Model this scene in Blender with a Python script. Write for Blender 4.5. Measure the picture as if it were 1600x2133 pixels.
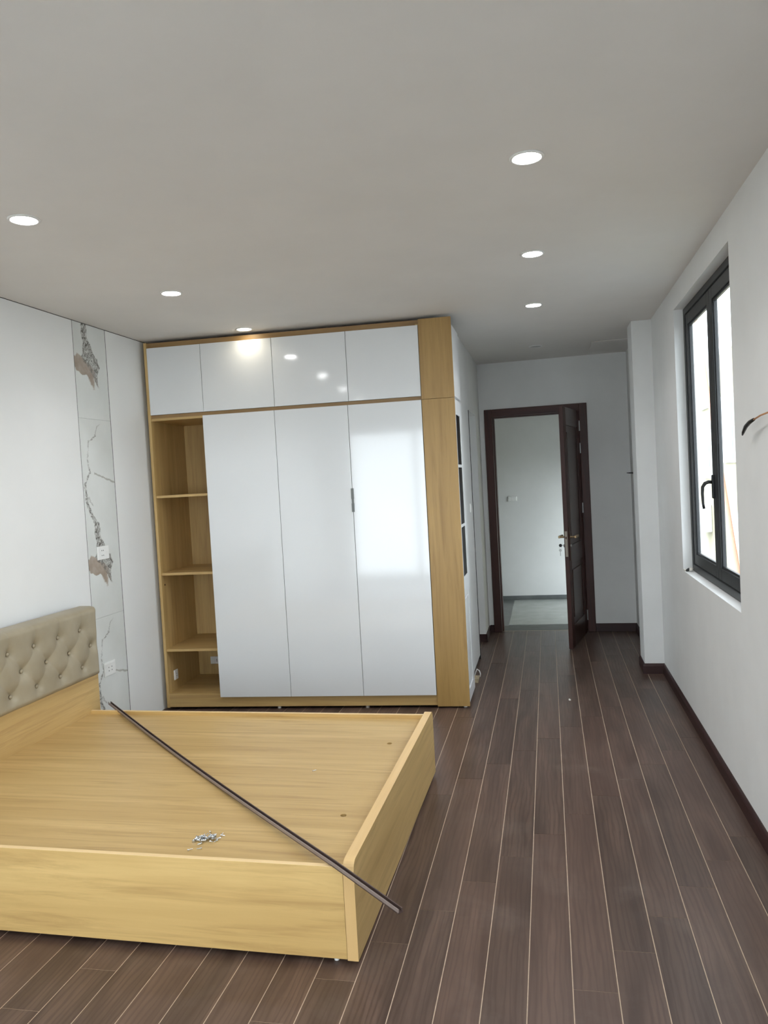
import bpy, bmesh, math, random
from mathutils import Vector, Matrix, noise
random.seed(7)
for o in list(bpy.data.objects):
    bpy.data.objects.remove(o)
SC = bpy.context.scene
COL = SC.collection
PI = math.pi

H = 2.75
XL, XR = -2.293, 1.4324

# ------------------------------------------------------------------ camera
YAW, PITCH, ROLL = -0.2089, -0.0413, -0.0548
cam_d = bpy.data.cameras.new('camera')
cam_d.sensor_fit = 'HORIZONTAL'
cam_d.sensor_width = 36.0
cam_d.lens = 1620.0 / 1600.0 * 36.0
cam_d.clip_start = 0.02
cam = bpy.data.objects.new('camera', cam_d)
COL.objects.link(cam)
_cy, _sy, _cp, _sp = math.cos(YAW), math.sin(YAW), math.cos(PITCH), math.sin(PITCH)
_F = Vector((_sy * _cp, _cy * _cp, _sp))
_R0 = Vector((_cy, -_sy, 0))
_U0 = _R0.cross(_F)
_R = math.cos(ROLL) * _R0 + math.sin(ROLL) * _U0
_U = -math.sin(ROLL) * _R0 + math.cos(ROLL) * _U0
cam.matrix_world = Matrix(((_R.x, _U.x, -_F.x, 0.6014), (_R.y, _U.y, -_F.y, -5.3924), (_R.z, _U.z, -_F.z, 1.6311), (0, 0, 0, 1)))
SC.camera = cam
SC.cycles.use_light_tree = False
SC.cycles.max_bounces = 8
SC.cycles.diffuse_bounces = 4
SC.cycles.glossy_bounces = 4

# ------------------------------------------------------------------ world, daylight, exposure
SKY = 3.7
world = bpy.data.worlds.new('overcast_sky')
SC.world = world
world.use_nodes = True
bgn = world.node_tree.nodes['Background']
bgn.inputs['Color'].default_value = (0.83, 0.93, 1.0, 1)
bgn.inputs['Strength'].default_value = SKY


def portal(name, loc, rot, sx, sy):
    l = bpy.data.lights.new(name, 'AREA')
    l.shape = 'RECTANGLE'
    l.size, l.size_y = sx, sy
    l.cycles.is_portal = True
    o = bpy.data.objects.new(name, l)
    o.location = loc
    o.rotation_euler = rot
    o['kind'] = 'helper'
    COL.objects.link(o)


portal('daylight_portal_balcony', (-0.8, -7.08, 1.25), (PI / 2, 0, 0), 2.2, 2.4)
portal('daylight_portal_window', (1.56, -0.88, 1.77), (0, PI / 2, 0), 1.7, 1.6)
portal('daylight_portal_landing', (1.71, 3.9, 0.91), (0, PI / 2, 0), 1.42, 1.4)
portal('daylight_portal_added_window', (1.56, -5.7, 1.75), (0, PI / 2, 0), 1.7, 2.2)
LAMP = 40.0
LAMP_W = 1.75
LAMP_SPREAD = math.radians(128)
SC.view_settings.view_transform = 'Standard'
SC.view_settings.look = 'None'
SC.view_settings.gamma = 1.0
SC.view_settings.use_curve_mapping = False
SC.view_settings.exposure = 1.02

# ------------------------------------------------------------------ helpers


def lin(c):
    c = c / 255.0
    return c / 12.92 if c <= 0.04045 else ((c + 0.055) / 1.055) ** 2.4


def rgb(r, g, b):
    return (lin(r), lin(g), lin(b), 1.0)


class MB:
    """collects geometry for ONE mesh object"""

    def __init__(s):
        s.bm = bmesh.new()

    def box(s, x0, x1, y0, y1, z0, z1, bev=0.0, mi=0):
        vs = [s.bm.verts.new(p) for p in ((x0, y0, z0), (x1, y0, z0), (x1, y1, z0), (x0, y1, z0), (x0, y0, z1), (x1, y0, z1), (x1, y1, z1), (x0, y1, z1))]
        fs = [s.bm.faces.new([vs[i] for i in q]) for q in ((0, 3, 2, 1), (4, 5, 6, 7), (0, 1, 5, 4), (1, 2, 6, 5), (2, 3, 7, 6), (3, 0, 4, 7))]
        for f in fs:
            f.material_index = mi
        if bev > 0:
            es = list({e for f in fs for e in f.edges})
            bmesh.ops.bevel(s.bm, geom=es, offset=bev, segments=2, affect='EDGES', profile=0.5)
        return s

    def tube(s, pts, r, n=10, caps=True):
        pts = [Vector(p) for p in pts]
        rs = r if isinstance(r, (list, tuple)) else [r] * len(pts)
        rings = []
        up = None
        for i, p in enumerate(pts):
            t = (pts[min(i + 1, len(pts) - 1)] - pts[max(i - 1, 0)]).normalized()
            if up is None:
                up = Vector((0, 0, 1)) if abs(t.z) < 0.9 else Vector((1, 0, 0))
            a = t.cross(up).normalized()
            b = t.cross(a).normalized()
            up = -b if (-b).dot(up) > 0 else b
            rings.append([s.bm.verts.new(p + rs[i] * (math.cos(2 * PI * k / n) * a + math.sin(2 * PI * k / n) * b)) for k in range(n)])
        for q in range(len(rings) - 1):
            for k in range(n):
                s.bm.faces.new((rings[q][k], rings[q][(k + 1) % n], rings[q + 1][(k + 1) % n], rings[q + 1][k]))
        if caps:
            s.bm.faces.new(rings[0])
            s.bm.faces.new(list(reversed(rings[-1])))
        return s

    def lathe(s, prof, c=(0, 0, 0), n=32, axis='z'):
        """prof: list of (radius, height)"""
        rings = []
        for r, h in prof:
            ring = []
            for k in range(n):
                a = 2 * PI * k / n
                p = (r * math.cos(a), r * math.sin(a), h)
                if axis == 'x':
                    p = (h, r * math.cos(a), r * math.sin(a))
                if axis == 'y':
                    p = (r * math.cos(a), h, r * math.sin(a))
                ring.append(s.bm.verts.new((c[0] + p[0], c[1] + p[1], c[2] + p[2])))
            rings.append(ring)
        for q in range(len(rings) - 1):
            for k in range(n):
                s.bm.faces.new((rings[q][k], rings[q][(k + 1) % n], rings[q + 1][(k + 1) % n], rings[q + 1][k]))
        if prof[0][0] > 0:
            s.bm.faces.new(rings[0])
        if prof[-1][0] > 0:
            s.bm.faces.new(list(reversed(rings[-1])))
        return s

    def prism(s, poly, axis, a0, a1):
        """poly: 2D outline extruded along an axis ('x': (y,z), 'y': (x,z), 'z': (x,y))"""
        def P(u, v, a):
            return {'x': (a, u, v), 'y': (u, a, v), 'z': (u, v, a)}[axis]
        A = [s.bm.verts.new(P(u, v, a0)) for u, v in poly]
        B = [s.bm.verts.new(P(u, v, a1)) for u, v in poly]
        n = len(poly)
        for i in range(n):
            s.bm.faces.new((A[i], A[(i + 1) % n], B[(i + 1) % n], B[i]))
        s.bm.faces.new(list(reversed(A)))
        s.bm.faces.new(B)
        return s

    def build(s, name, mat=None, parent=None, loc=(0, 0, 0), rot=(0, 0, 0), smooth=False):
        bmesh.ops.recalc_face_normals(s.bm, faces=s.bm.faces)
        me = bpy.data.meshes.new(name)
        s.bm.to_mesh(me)
        s.bm.free()
        for m in (mat if isinstance(mat, (list, tuple)) else [mat]):
            if m:
                me.materials.append(m)
        if smooth:
            for p in me.polygons:
                p.use_smooth = True
        o = bpy.data.objects.new(name, me)
        COL.objects.link(o)
        o.location = loc
        o.rotation_euler = rot
        if parent:
            o.parent = parent
        return o


def B(*a, **k):
    return MB().box(*a, **k)


def empty(name, loc=(0, 0, 0), rot=(0, 0, 0)):
    o = bpy.data.objects.new(name, None)
    o.empty_display_size = 0.05
    COL.objects.link(o)
    o.location = loc
    o.rotation_euler = rot
    return o


def tag(o, label, cat=None, group=None, kind=None):
    o['label'] = label
    if cat:
        o['category'] = cat
    if group:
        o['group'] = group
    if kind:
        o['kind'] = kind
    return o


def struct(o, label=None):
    o['kind'] = 'structure'
    if label:
        o['label'] = label
    return o


# ------------------------------------------------------------------ materials
class NT:
    def __init__(s, name):
        s.m = bpy.data.materials.new(name)
        s.m.use_nodes = True
        s.t = s.m.node_tree
        s.bsdf = s.t.nodes['Principled BSDF']
        s.out = s.t.nodes['Material Output']

    def n(s, typ, **kw):
        nd = s.t.nodes.new(typ)
        for k, v in kw.items():
            setattr(nd, k, v)
        return nd

    def l(s, a, b):
        s.t.links.new(a, b)

    def coord(s, scale, kind='Object', rnd=0.0):
        tc = s.n('ShaderNodeTexCoord')
        mp = s.n('ShaderNodeMapping')
        mp.inputs['Scale'].default_value = scale
        src = tc.outputs[kind]
        if rnd:
            oi = s.n('ShaderNodeObjectInfo')
            mu = s.n('ShaderNodeMath', operation='MULTIPLY')
            mu.inputs[1].default_value = rnd
            s.l(oi.outputs['Random'], mu.inputs[0])
            cb = s.n('ShaderNodeCombineXYZ')
            for i in range(3):
                s.l(mu.outputs[0], cb.inputs[i])
            ad = s.n('ShaderNodeVectorMath', operation='ADD')
            s.l(src, ad.inputs[0])
            s.l(cb.outputs[0], ad.inputs[1])
            src = ad.outputs[0]
        s.l(src, mp.inputs['Vector'])
        return mp.outputs[0]

    def noise(s, vec, scale, detail=4, rough=0.55, dist=0.0):
        nz = s.n('ShaderNodeTexNoise')
        nz.inputs['Scale'].default_value = scale
        nz.inputs['Detail'].default_value = detail
        nz.inputs['Roughness'].default_value = rough
        nz.inputs['Distortion'].default_value = dist
        s.l(vec, nz.inputs['Vector'])
        return nz.outputs['Fac']

    def ramp(s, fac, stops, interp='LINEAR'):
        r = s.n('ShaderNodeValToRGB')
        r.color_ramp.interpolation = interp
        e = r.color_ramp.elements
        while len(e) < len(stops):
            e.new(0.5)
        for i, (p, c) in enumerate(stops):
            e[i].position = p
            e[i].color = c
        s.l(fac, r.inputs['Fac'])
        return r.outputs['Color']

    def math(s, op, a, b=None, c=None, clamp=False):
        m = s.n('ShaderNodeMath', operation=op, use_clamp=clamp)
        for i, v in enumerate((a, b, c)):
            if v is None:
                continue
            if hasattr(v, 'is_output'):
                s.l(v, m.inputs[i])
            else:
                m.inputs[i].default_value = v
        return m.outputs[0]

    def mix(s, fac, a, b, blend='MIX'):
        m = s.n('ShaderNodeMix', data_type='RGBA', blend_type=blend)
        for sock, v in ((m.inputs[0], fac), (m.inputs[6], a), (m.inputs[7], b)):
            if hasattr(v, 'is_output'):
                s.l(v, sock)
            else:
                sock.default_value = v
        return m.outputs[2]

    def bump(s, h, strength, dist=0.002):
        b = s.n('ShaderNodeBump')
        b.inputs['Strength'].default_value = strength
        b.inputs['Distance'].default_value = dist
        s.l(h, b.inputs['Height'])
        s.l(b.outputs[0], s.bsdf.inputs['Normal'])

    def set(s, color=None, rough=None, metal=None, spec=None, coat=None, coat_r=None):
        i = s.bsdf.inputs
        for k, v in (('Base Color', color), ('Roughness', rough), ('Metallic', metal), ('Specular IOR Level', spec), ('Coat Weight', coat), ('Coat Roughness', coat_r)):
            if v is None:
                continue
            if hasattr(v, 'is_output'):
                s.l(v, i[k])
            else:
                i[k].default_value = v
        return s


def plain(name, col, rough=0.5, metal=0.0, vary=0.03, scale=8.0, spec=0.5, bump=0.0):
    t = NT(name)
    v = t.coord((1, 1, 1))
    f = t.noise(v, scale, 3)
    d = tuple(max(0, c * (1 - vary * 2)) for c in col[:3]) + (1,)
    u = tuple(min(1, c * (1 + vary)) for c in col[:3]) + (1,)
    t.set(t.ramp(f, [(0.3, d), (0.7, u)]), rough, metal, spec)
    if bump:
        t.bump(t.noise(v, 140, 3), bump, 0.001)
    return t.m


def wood(name, axis, dark, mid, light, rough=0.42, across=1.0, streak=0.5, bumpy=0.08):
    """streaky laminate; axis = grain direction"""
    t = NT(name)

    def sc(al, ac):
        return tuple(al if i == 'xyz'.index(axis) else ac * across for i in range(3))
    big = t.noise(t.coord(sc(0.7, 9.0), rnd=9.0), 1.0, 3, 0.5, 0.6)
    fine = t.noise(t.coord(sc(2.2, 60.0), rnd=9.0), 1.0, 4, 0.6, 0.3)
    st = t.noise(t.coord(sc(1.5, 30.0), rnd=5.0), 1.0, 6, 0.66, 0.7)
    c = t.ramp(big, [(0.30, mid), (0.72, light)])
    c = t.mix(t.math('MULTIPLY', t.ramp(fine, [(0.35, (0, 0, 0, 1)), (0.75, (1, 1, 1, 1))]), 0.6), c, mid)
    k = t.ramp(st, [(0.48, (0, 0, 0, 1)), (0.72, (1, 1, 1, 1))])
    c = t.mix(t.math('MULTIPLY', k, streak), c, dark)
    t.set(c, rough)
    t.bump(fine, bumpy, 0.001)
    return t.m


def paint(name, col, rough=0.75, mott=0.03, bump=0.05):
    t = NT(name)
    v = t.coord((1, 1, 1))
    f = t.noise(v, 1.7, 4, 0.6)
    a = tuple(c * (1 - mott) for c in col[:3]) + (1,)
    b = tuple(min(1, c * (1 + mott)) for c in col[:3]) + (1,)
    t.set(t.ramp(f, [(0.35, a), (0.65, b)]), rough, spec=0.3)
    t.bump(t.noise(v, 60, 4), bump, 0.002)
    return t.m


def glass(name, tint=(1, 1, 1, 1), refl=0.08, rough=0.02):
    t = NT(name)
    t.t.nodes.remove(t.bsdf)
    tr = t.n('ShaderNodeBsdfTransparent')
    tr.inputs[0].default_value = tint
    gl = t.n('ShaderNodeBsdfGlossy')
    gl.inputs['Roughness'].default_value = rough
    lw = t.n('ShaderNodeLayerWeight')
    fac = t.math('MULTIPLY_ADD', t.math('POWER', lw.outputs['Facing'], 5.0), 0.35, 0.03)
    mx = t.n('ShaderNodeMixShader')
    t.l(fac, mx.inputs[0])
    t.l(tr.outputs[0], mx.inputs[1])
    t.l(gl.outputs[0], mx.inputs[2])
    t.l(mx.outputs[0], t.out.inputs['Surface'])
    return t.m


def emit(name, col, strength):
    t = NT(name)
    t.set(col, 0.4)
    t.bsdf.inputs['Emission Color'].default_value = col
    t.bsdf.inputs['Emission Strength'].default_value = strength
    t.m.cycles.emission_sampling = 'FRONT'
    return t.m


M = {}
M['wall'] = paint('wall_paint', rgb(232, 232, 230))
M['wall_right'] = paint('wall_paint_fresh', rgb(232, 233, 232), 0.6)
M['ceiling'] = paint('ceiling_paint', rgb(233, 230, 226), 0.8, 0.02)
M['wall_panel'] = plain('white_wall_panel', rgb(234, 234, 232), 0.38, vary=0.012, scale=2.0)
M['groove'] = plain('dark_groove', rgb(40, 38, 36), 0.6)
M['grout'] = plain('beige_grout', rgb(196, 175, 152), 0.8, vary=0.08, scale=40)
M['slab'] = plain('grey_slab', rgb(110, 112, 110), 0.6, vary=0.1)
M['baseboard'] = wood('dark_baseboard', 'y', rgb(30, 12, 11), rgb(46, 22, 20), rgb(58, 30, 27), 0.5)
M['baseboard_x'] = wood('dark_baseboard_across', 'x', rgb(30, 12, 11), rgb(46, 22, 20), rgb(58, 30, 27), 0.5)
OAKD, OAKM, OAKL = rgb(142, 108, 62), rgb(184, 152, 97), rgb(208, 177, 120)
M['oak_x'] = wood('oak_laminate_lengthwise', 'x', OAKD, OAKM, OAKL)
M['oak_y'] = wood('oak_laminate_crosswise', 'y', OAKD, OAKM, OAKL)
M['oak_z'] = wood('oak_laminate_upright', 'z', rgb(132, 98, 52), rgb(162, 128, 74), rgb(180, 146, 88), streak=0.55)
M['oak_in'] = wood('oak_laminate_inside', 'z', OAKD, OAKM, OAKL, streak=0.4)
M['oak_rail'] = wood('oak_laminate_rail', 'x', rgb(158, 120, 68), rgb(202, 166, 104), rgb(224, 190, 126), across=0.8)
M['oak_x_shaded'] = wood('oak_laminate_shaded', 'x', rgb(120, 88, 50), rgb(150, 116, 72), rgb(168, 134, 88))  # same oak darkened: shade on the recessed rails put into the colour
M['oak_edge'] = wood('oak_edge_band', 'z', rgb(190, 150, 95), rgb(214, 176, 118), rgb(226, 190, 134), streak=0.2)
M['oak_edge_y'] = wood('oak_edge_band_lengthwise', 'y', rgb(190, 150, 95), rgb(216, 180, 124), rgb(228, 194, 140), streak=0.2)
M['oak_edge_x'] = wood('oak_edge_band_along_rail', 'x', rgb(196, 158, 104), rgb(226, 194, 140), rgb(236, 206, 156), streak=0.15)
M['doorwood'] = wood('mahogany_door', 'z', rgb(34, 12, 9), rgb(58, 25, 17), rgb(76, 35, 24), 0.5, streak=0.6)
M['doorwood_x'] = wood('mahogany_door_across', 'x', rgb(34, 12, 9), rgb(58, 25, 17), rgb(76, 35, 24), 0.5, streak=0.6)
M['doorface'] = wood('mahogany_leaf', 'z', rgb(36, 20, 15), rgb(58, 38, 30), rgb(72, 50, 40), 0.28, streak=0.5)
M['steel'] = plain('brushed_steel', rgb(190, 190, 188), 0.3, 1.0)
M['grey_metal'] = plain('grey_satin_metal', rgb(120, 124, 123), 0.55, 0.3)
M['lock'] = plain('lock_face', rgb(160, 150, 138), 0.5, 0.4)
M['zinc'] = plain('zinc_screw', rgb(205, 208, 210), 0.22, 1.0)
M['bronze'] = plain('bronze_lever', rgb(176, 152, 118), 0.38, 0.9)
M['bronze_dark'] = plain('dark_bronze_plate', rgb(70, 46, 36), 0.35, 0.8)
M['black_al'] = plain('black_aluminium', rgb(27, 29, 31), 0.42, 0.0, vary=0.05)
M['black_plastic'] = plain('black_plastic', rgb(22, 23, 24), 0.4)
M['white_plastic'] = plain('white_plastic', rgb(238, 238, 235), 0.3, vary=0.01)
M['white_frame'] = plain('white_cabinet_paint', rgb(224, 225, 225), 0.35, vary=0.012)
M['dark_hole'] = plain('dark_socket_hole', rgb(30, 30, 30), 0.6)
M['glass'] = glass('clear_window_glass')
M['dark_glass'] = plain('dark_cabinet_glass', rgb(20, 12, 10), 0.5, spec=0.1)
M['rod'] = wood('brown_rail', 'x', rgb(44, 32, 29), rgb(74, 58, 54), rgb(92, 76, 70), 0.4)
M['rod_edge'] = plain('pale_rail_lip', rgb(140, 126, 120), 0.4)
M['copper'] = plain('tan_wire', rgb(196, 140, 92), 0.4)
M['facade'] = paint('cream_facade', rgb(180, 173, 148), 0.85)
M['facade_win'] = plain('facade_window', rgb(150, 160, 164), 0.2)
M['pole'] = plain('red_pole', rgb(214, 150, 128), 0.5)
M['tile_light'] = plain('pale_grey_tile', rgb(168, 172, 168), 0.25, vary=0.06, scale=5)
M['tile_dark'] = plain('dark_grey_tile', rgb(104, 108, 107), 0.3, vary=0.12, scale=6)
M['plaster'] = plain('plaster_crumb', rgb(226, 222, 214), 0.9, vary=0.15, scale=60)
M['lump'] = plain('beige_plaster', rgb(176, 160, 132), 0.9, vary=0.15, scale=50)
M['lamp_on'] = emit('lit_diffuser', (0.99, 1.0, 1.0, 1), LAMP)
M['lamp_warm'] = emit('lit_warm_diffuser', (1.0, 0.90, 0.66, 1), LAMP * 0.28)
M['lamp_off'] = plain('unlit_diffuser', rgb(190, 190, 186), 0.4)

# glossy white doors: acrylic
t = NT('glossy_white_acrylic')
f = t.noise(t.coord((1, 1, 1)), 1.2, 2)
t.set(t.ramp(f, [(0.3, rgb(224, 226, 227)), (0.7, rgb(228, 230, 231))]), 0.45, coat=1.0, coat_r=0.075)
t.bsdf.inputs['Coat IOR'].default_value = 1.65
M['acrylic'] = t.m

# tufted leatherette
t = NT('taupe_leatherette')
v = t.coord((1, 1, 1))
f = t.noise(v, 6, 4)
t.set(t.ramp(f, [(0.3, rgb(150, 139, 116)), (0.7, rgb(164, 153, 130))]), 0.42)
t.bump(t.noise(v, 380, 3), 0.12, 0.0008)
M['leather'] = t.m

# floor planks
t = NT('walnut_plank')
v1 = t.coord((9.0, 0.9, 1), rnd=37.0)
v2 = t.coord((70.0, 2.4, 1), rnd=37.0)
v3 = t.coord((7.0, 0.8, 1), rnd=53.0)
big = t.noise(v1, 1.0, 4, 0.55, 1.2)
fine = t.noise(v2, 1.0, 4, 0.6, 0.4)
wv = t.n('ShaderNodeTexWave', wave_type='BANDS', bands_direction='X')
wv.inputs['Scale'].default_value = 2.2
wv.inputs['Distortion'].default_value = 9.0
wv.inputs['Detail'].default_value = 3.0
wv.inputs['Detail Scale'].default_value = 1.2
t.l(v3, wv.inputs['Vector'])
c = t.ramp(big, [(0.28, rgb(60, 45, 38)), (0.5, rgb(84, 67, 58)), (0.75, rgb(105, 84, 73))])
c = t.mix(t.math('MULTIPLY', t.ramp(wv.outputs['Fac'], [(0.55, (0, 0, 0, 1)), (0.95, (1, 1, 1, 1))]), 0.5), c, rgb(62, 45, 38))
c = t.mix(t.math('MULTIPLY', t.ramp(fine, [(0.5, (0, 0, 0, 1)), (0.75, (1, 1, 1, 1))]), 0.4), c, rgb(62, 45, 39))
oi = t.n('ShaderNodeObjectInfo')
c = t.mix(t.math('MULTIPLY', oi.outputs['Random'], 0.22), c, rgb(124, 96, 84))
geo = t.n('ShaderNodeNewGeometry')
dm = t.n('ShaderNodeMapping')
t.l(geo.outputs['Position'], dm.inputs['Vector'])
dust = t.noise(dm.outputs[0], 2.3, 6, 0.65, 0.5)
dk = t.ramp(dust, [(0.52, (0, 0, 0, 1)), (0.78, (1, 1, 1, 1))])
c = t.mix(t.math('MULTIPLY', dk, 0.22), c, rgb(140, 126, 116))
r = t.math('MULTIPLY_ADD', fine, 0.12, 0.30)
r = t.math('ADD', r, t.math('MULTIPLY', dk, 0.12))
t.set(c, r, spec=0.45)
t.bump(fine, 0.12, 0.0015)
M['plank'] = t.m


# marble sheet with a drawn vein (u across the strip, v down from the sheet joint)
def curve_node(t, pts, src, lo, hi, span):
    """float curve y(x): x in 0..span is mapped to 0..1, y is mapped from lo..hi"""
    x = t.math('DIVIDE', src, span, clamp=True)
    cn = t.n('ShaderNodeFloatCurve')
    c = cn.mapping.curves[0]
    P = [(p / span, (q - lo) / (hi - lo)) for p, q in pts]
    c.points[0].location = P[0]
    c.points[1].location = P[-1]
    for p in P[1:-1]:
        c.points.new(*p)
    for q in c.points:
        q.handle_type = 'VECTOR'
    cn.mapping.update()
    cn.inputs['Factor'].default_value = 1.0
    t.l(x, cn.inputs['Value'])
    return t.math('MULTIPLY_ADD', cn.outputs[0], hi - lo, lo)


def marble():
    t = NT('veined_marble_sheet')
    tc = t.n('ShaderNodeTexCoord')
    sp = t.n('ShaderNodeSeparateXYZ')
    t.l(tc.outputs['Object'], sp.inputs[0])
    u0 = t.math('DIVIDE', sp.outputs['Y'], 0.369)
    v0 = t.math('MULTIPLY', sp.outputs['Z'], -1.0)
    mp = t.n('ShaderNodeMapping')
    t.l(tc.outputs['Object'], mp.inputs[0])
    jit = t.noise(mp.outputs[0], 22, 6, 0.7)
    jit2 = t.noise(mp.outputs[0], 9, 4, 0.6)
    u = t.math('ADD', u0, t.math('MULTIPLY', t.math('SUBTRACT', jit, 0.5), 0.16))
    v = t.math('ADD', v0, t.math('MULTIPLY', t.math('SUBTRACT', jit2, 0.5), 0.10))

    def stripe(path, width, uu=u, vv=v, soft=0.03):
        c = curve_node(t, path, vv, -0.5, 1.5, 1.30)
        w = curve_node(t, width, vv, -0.05, 0.6, 1.30)
        d = t.math('SUBTRACT', w, t.math('ABSOLUTE', t.math('SUBTRACT', uu, c)))
        return t.math('DIVIDE', d, soft, clamp=True)
    main = stripe([(0, .66), (.02, .64), (.10, .44), (.16, .25), (.27, .17), (.34, .23), (.42, .05), (.53, .08), (.62, .19), (.69, .34), (.76, .34), (.84, .42), (.91, .46), (.95, .56), (1.03, .62), (1.10, .68), (1.3, .7)],
                  [(0, -.01), (.03, .012), (.10, .035), (.15, .03), (.22, .014), (.33, .032), (.45, .038), (.53, .05), (.62, .07), (.70, .10), (.80, .105), (.86, .17), (.90, .27), (.95, .22), (1.0, .10), (1.06, .05), (1.12, -.02), (1.3, -.05)])
    side = stripe([(0, .2), (.5, .1), (.56, .25), (.60, .3), (1.3, .3)], [(0, -.05), (.47, -.02), (.50, .03), (.56, .03), (.60, -.03), (1.3, -.05)])
    brown = stripe([(0, .1), (.88, .08), (.93, .12), (.97, .26), (1.0, .36), (1.04, .48), (1.12, .54), (1.3, .56)],
                   [(0, -.05), (.88, -.03), (.91, .16), (.95, .32), (.985, .34), (1.01, .22), (1.03, .11), (1.08, .065), (1.125, -.01), (1.3, -.05)], soft=0.05)
    spike = stripe([(0, .5), (.97, .5), (1.13, .76), (1.3, .8)], [(0, -.05), (.96, .0), (1.0, .06), (1.06, .05), (1.125, -.01), (1.3, -.05)], soft=0.04)
    # branch running to the side
    fb = t.math('MULTIPLY_ADD', t.math('SUBTRACT', u0, 0.23), 0.095, 0.343)
    db = t.math('SUBTRACT', 0.009, t.math('ABSOLUTE', t.math('SUBTRACT', t.math('ADD', v0, t.math('MULTIPLY', t.math('SUBTRACT', jit, 0.5), 0.03)), fb)))
    br = t.math('DIVIDE', db, 0.006, clamp=True)
    br = t.math('MULTIPLY', br, t.math('GREATER_THAN', u0, 0.36))
    tex = t.noise(mp.outputs[0], 24, 6, 0.72, 2.4)
    grey = t.ramp(tex, [(0.36, rgb(78, 75, 70)), (0.50, rgb(134, 130, 124)), (0.64, rgb(196, 194, 188))])
    cloud = t.noise(mp.outputs[0], 3.0, 4)
    base = t.ramp(cloud, [(0.3, rgb(214, 216, 212)), (0.7, rgb(226, 228, 225))])
    brc = t.ramp(t.noise(mp.outputs[0], 14, 4), [(0.3, rgb(150, 133, 118)), (0.7, rgb(178, 164, 150))])
    c = t.mix(t.math('MULTIPLY', brown, 0.95), base, brc)
    c = t.mix(t.math('MULTIPLY', spike, 0.85), c, t.mix(0.5, brc, rgb(120, 112, 100)))
    hm = t.ramp(tex, [(0.42, (1, 1, 1, 1)), (0.64, (0.25, 0.25, 0.25, 1))])
    c = t.mix(t.math('MULTIPLY', main, t.math('MULTIPLY', hm, 0.95)), c, grey)
    c = t.mix(t.math('MULTIPLY', side, 0.6), c, grey)
    c = t.mix(t.math('MULTIPLY', br, 0.55), c, rgb(128, 120, 104))
    t.set(c, 0.22)
    return t.m


M['marble'] = marble()

# ================================================================== SETTING
# ---- floor: grout bed + every plank
floor = struct(B(XL, XR + 0.1, -7.0, 2.69, -0.06, -0.0007).build('floor', M['grout']))
P0, PW, PL, PS, PY = -0.08647, 0.138899, 1.284, 0.222, -0.216
G = 0.0016
for i in range(-17, 12):
    xa, xb = max(P0 + PW * i, XL + 0.002), min(P0 + PW * (i + 1), XR - 0.001)
    if xb - xa < 0.01:
        continue
    y = PY + PS * i
    while y > -7.0:
        y -= PL
    while y < 2.67:
        ya, yb = max(y, -6.99), min(y + PL, 2.67)
        if yb - ya > 0.02:
            cx, cy = (xa + xb) / 2, (ya + yb) / 2
            hx, hy = (xb - xa) / 2 - G, (yb - ya) / 2 - 0.0009
            B(-hx, hx, -hy, hy, -0.012, 0.0).build('plank', M['plank'], floor, (cx, cy, 0))
        y += PL

# ---- ceiling
struct(B(XL - 0.15, XR + 0.25, -7.2, 2.75, H, H + 0.12).build('ceiling', M['ceiling']))

# ---- left wall: backing + panels with open joints
wl = struct(B(XL - 0.15, XL - 0.012, -7.2, 0.8, -0.05, H).build('wall_left', M['groove']))
B(-0.012, 0, -7.0, -0.9335, 0, H - 0.004, bev=0.0008).build('wall_panel', M['wall_panel'], wl, (XL, 0, 0))
B(-0.012, 0, -0.554, 0.64, 0, H - 0.004, bev=0.0008).build('wall_panel', M['wall_panel'], wl, (XL, 0, 0))
for top, bot in ((H - 0.004, 2.1325), (2.1315, 0.8325), (0.8315, 0.0)):
    z0 = {2.1325: 2.1315 + 1.30}.get(bot, top)
    o = B(-0.012, 0, 0.0, 0.369, bot - z0, top - z0, bev=0.0004).build('marble_sheet', M['marble'], wl, (XL, -0.929, z0))
    o['label'] = 'white marble sheet with grey and brown veins'

for a, b in ((-0.9335, -0.9285), (-0.5605, -0.5535)):
    B(-0.012, -0.0005, a, b, 0, H - 0.002).build('joint_strip', M['groove'], wl, (XL, 0, 0))
B(-0.012, -0.0005, -7.0, 0.64, H - 0.0045, H).build('joint_strip', M['groove'], wl, (XL, 0, 0))

# ---- wall behind the wardrobe and the passage wall
struct(B(XL, -0.15, 0.66, 0.78, -0.05, H).build('wall_behind_wardrobe', M['wall']))
wp = struct(B(-0.15, -0.05, 0.45, 1.45, 0.035, H, bev=0.003).build('wall_passage', M['wall']))
B(-0.15, -0.062, 0.45, 1.452, -0.05, 0.035).build('wall_footing', M['slab'], wp)
B(-0.15, -0.05, 1.45, 2.17, 2.20, H).build('wall_lintel', M['wall'], wp)
B(-0.35, -0.05, 2.17, 2.66, -0.05, H, bev=0.002).build('wall_end', M['wall'], wp)
B(-0.149, -0.046, 1.450, 1.462, 0.0, 2.2).build('dark_strip', M['black_al'], wp)  # thin dark line along the near edge of the opening
# small room behind the opening
br = struct(B(-2.0, -1.9, 0.78, 2.66, -0.05, H).build('wall_side_room', M['wall']))
struct(B(-1.9, -0.05, 0.78, 2.66, -0.06, -0.006).build('floor_side_room', M['tile_dark']))
struct(B(-2.3, XL - 0.0, -7.2, -7.0, 0, 0.01).build('trim_1', M['wall'])) if False else None
struct(B(-0.352, -0.044, 2.158, 2.17, 0, 0.075).build('baseboard_passage', M['baseboard_x']))
struct(B(-0.05, -0.038, 2.158, 2.60, 0, 0.075).build('baseboard_passage_return', M['baseboard']))

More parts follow.
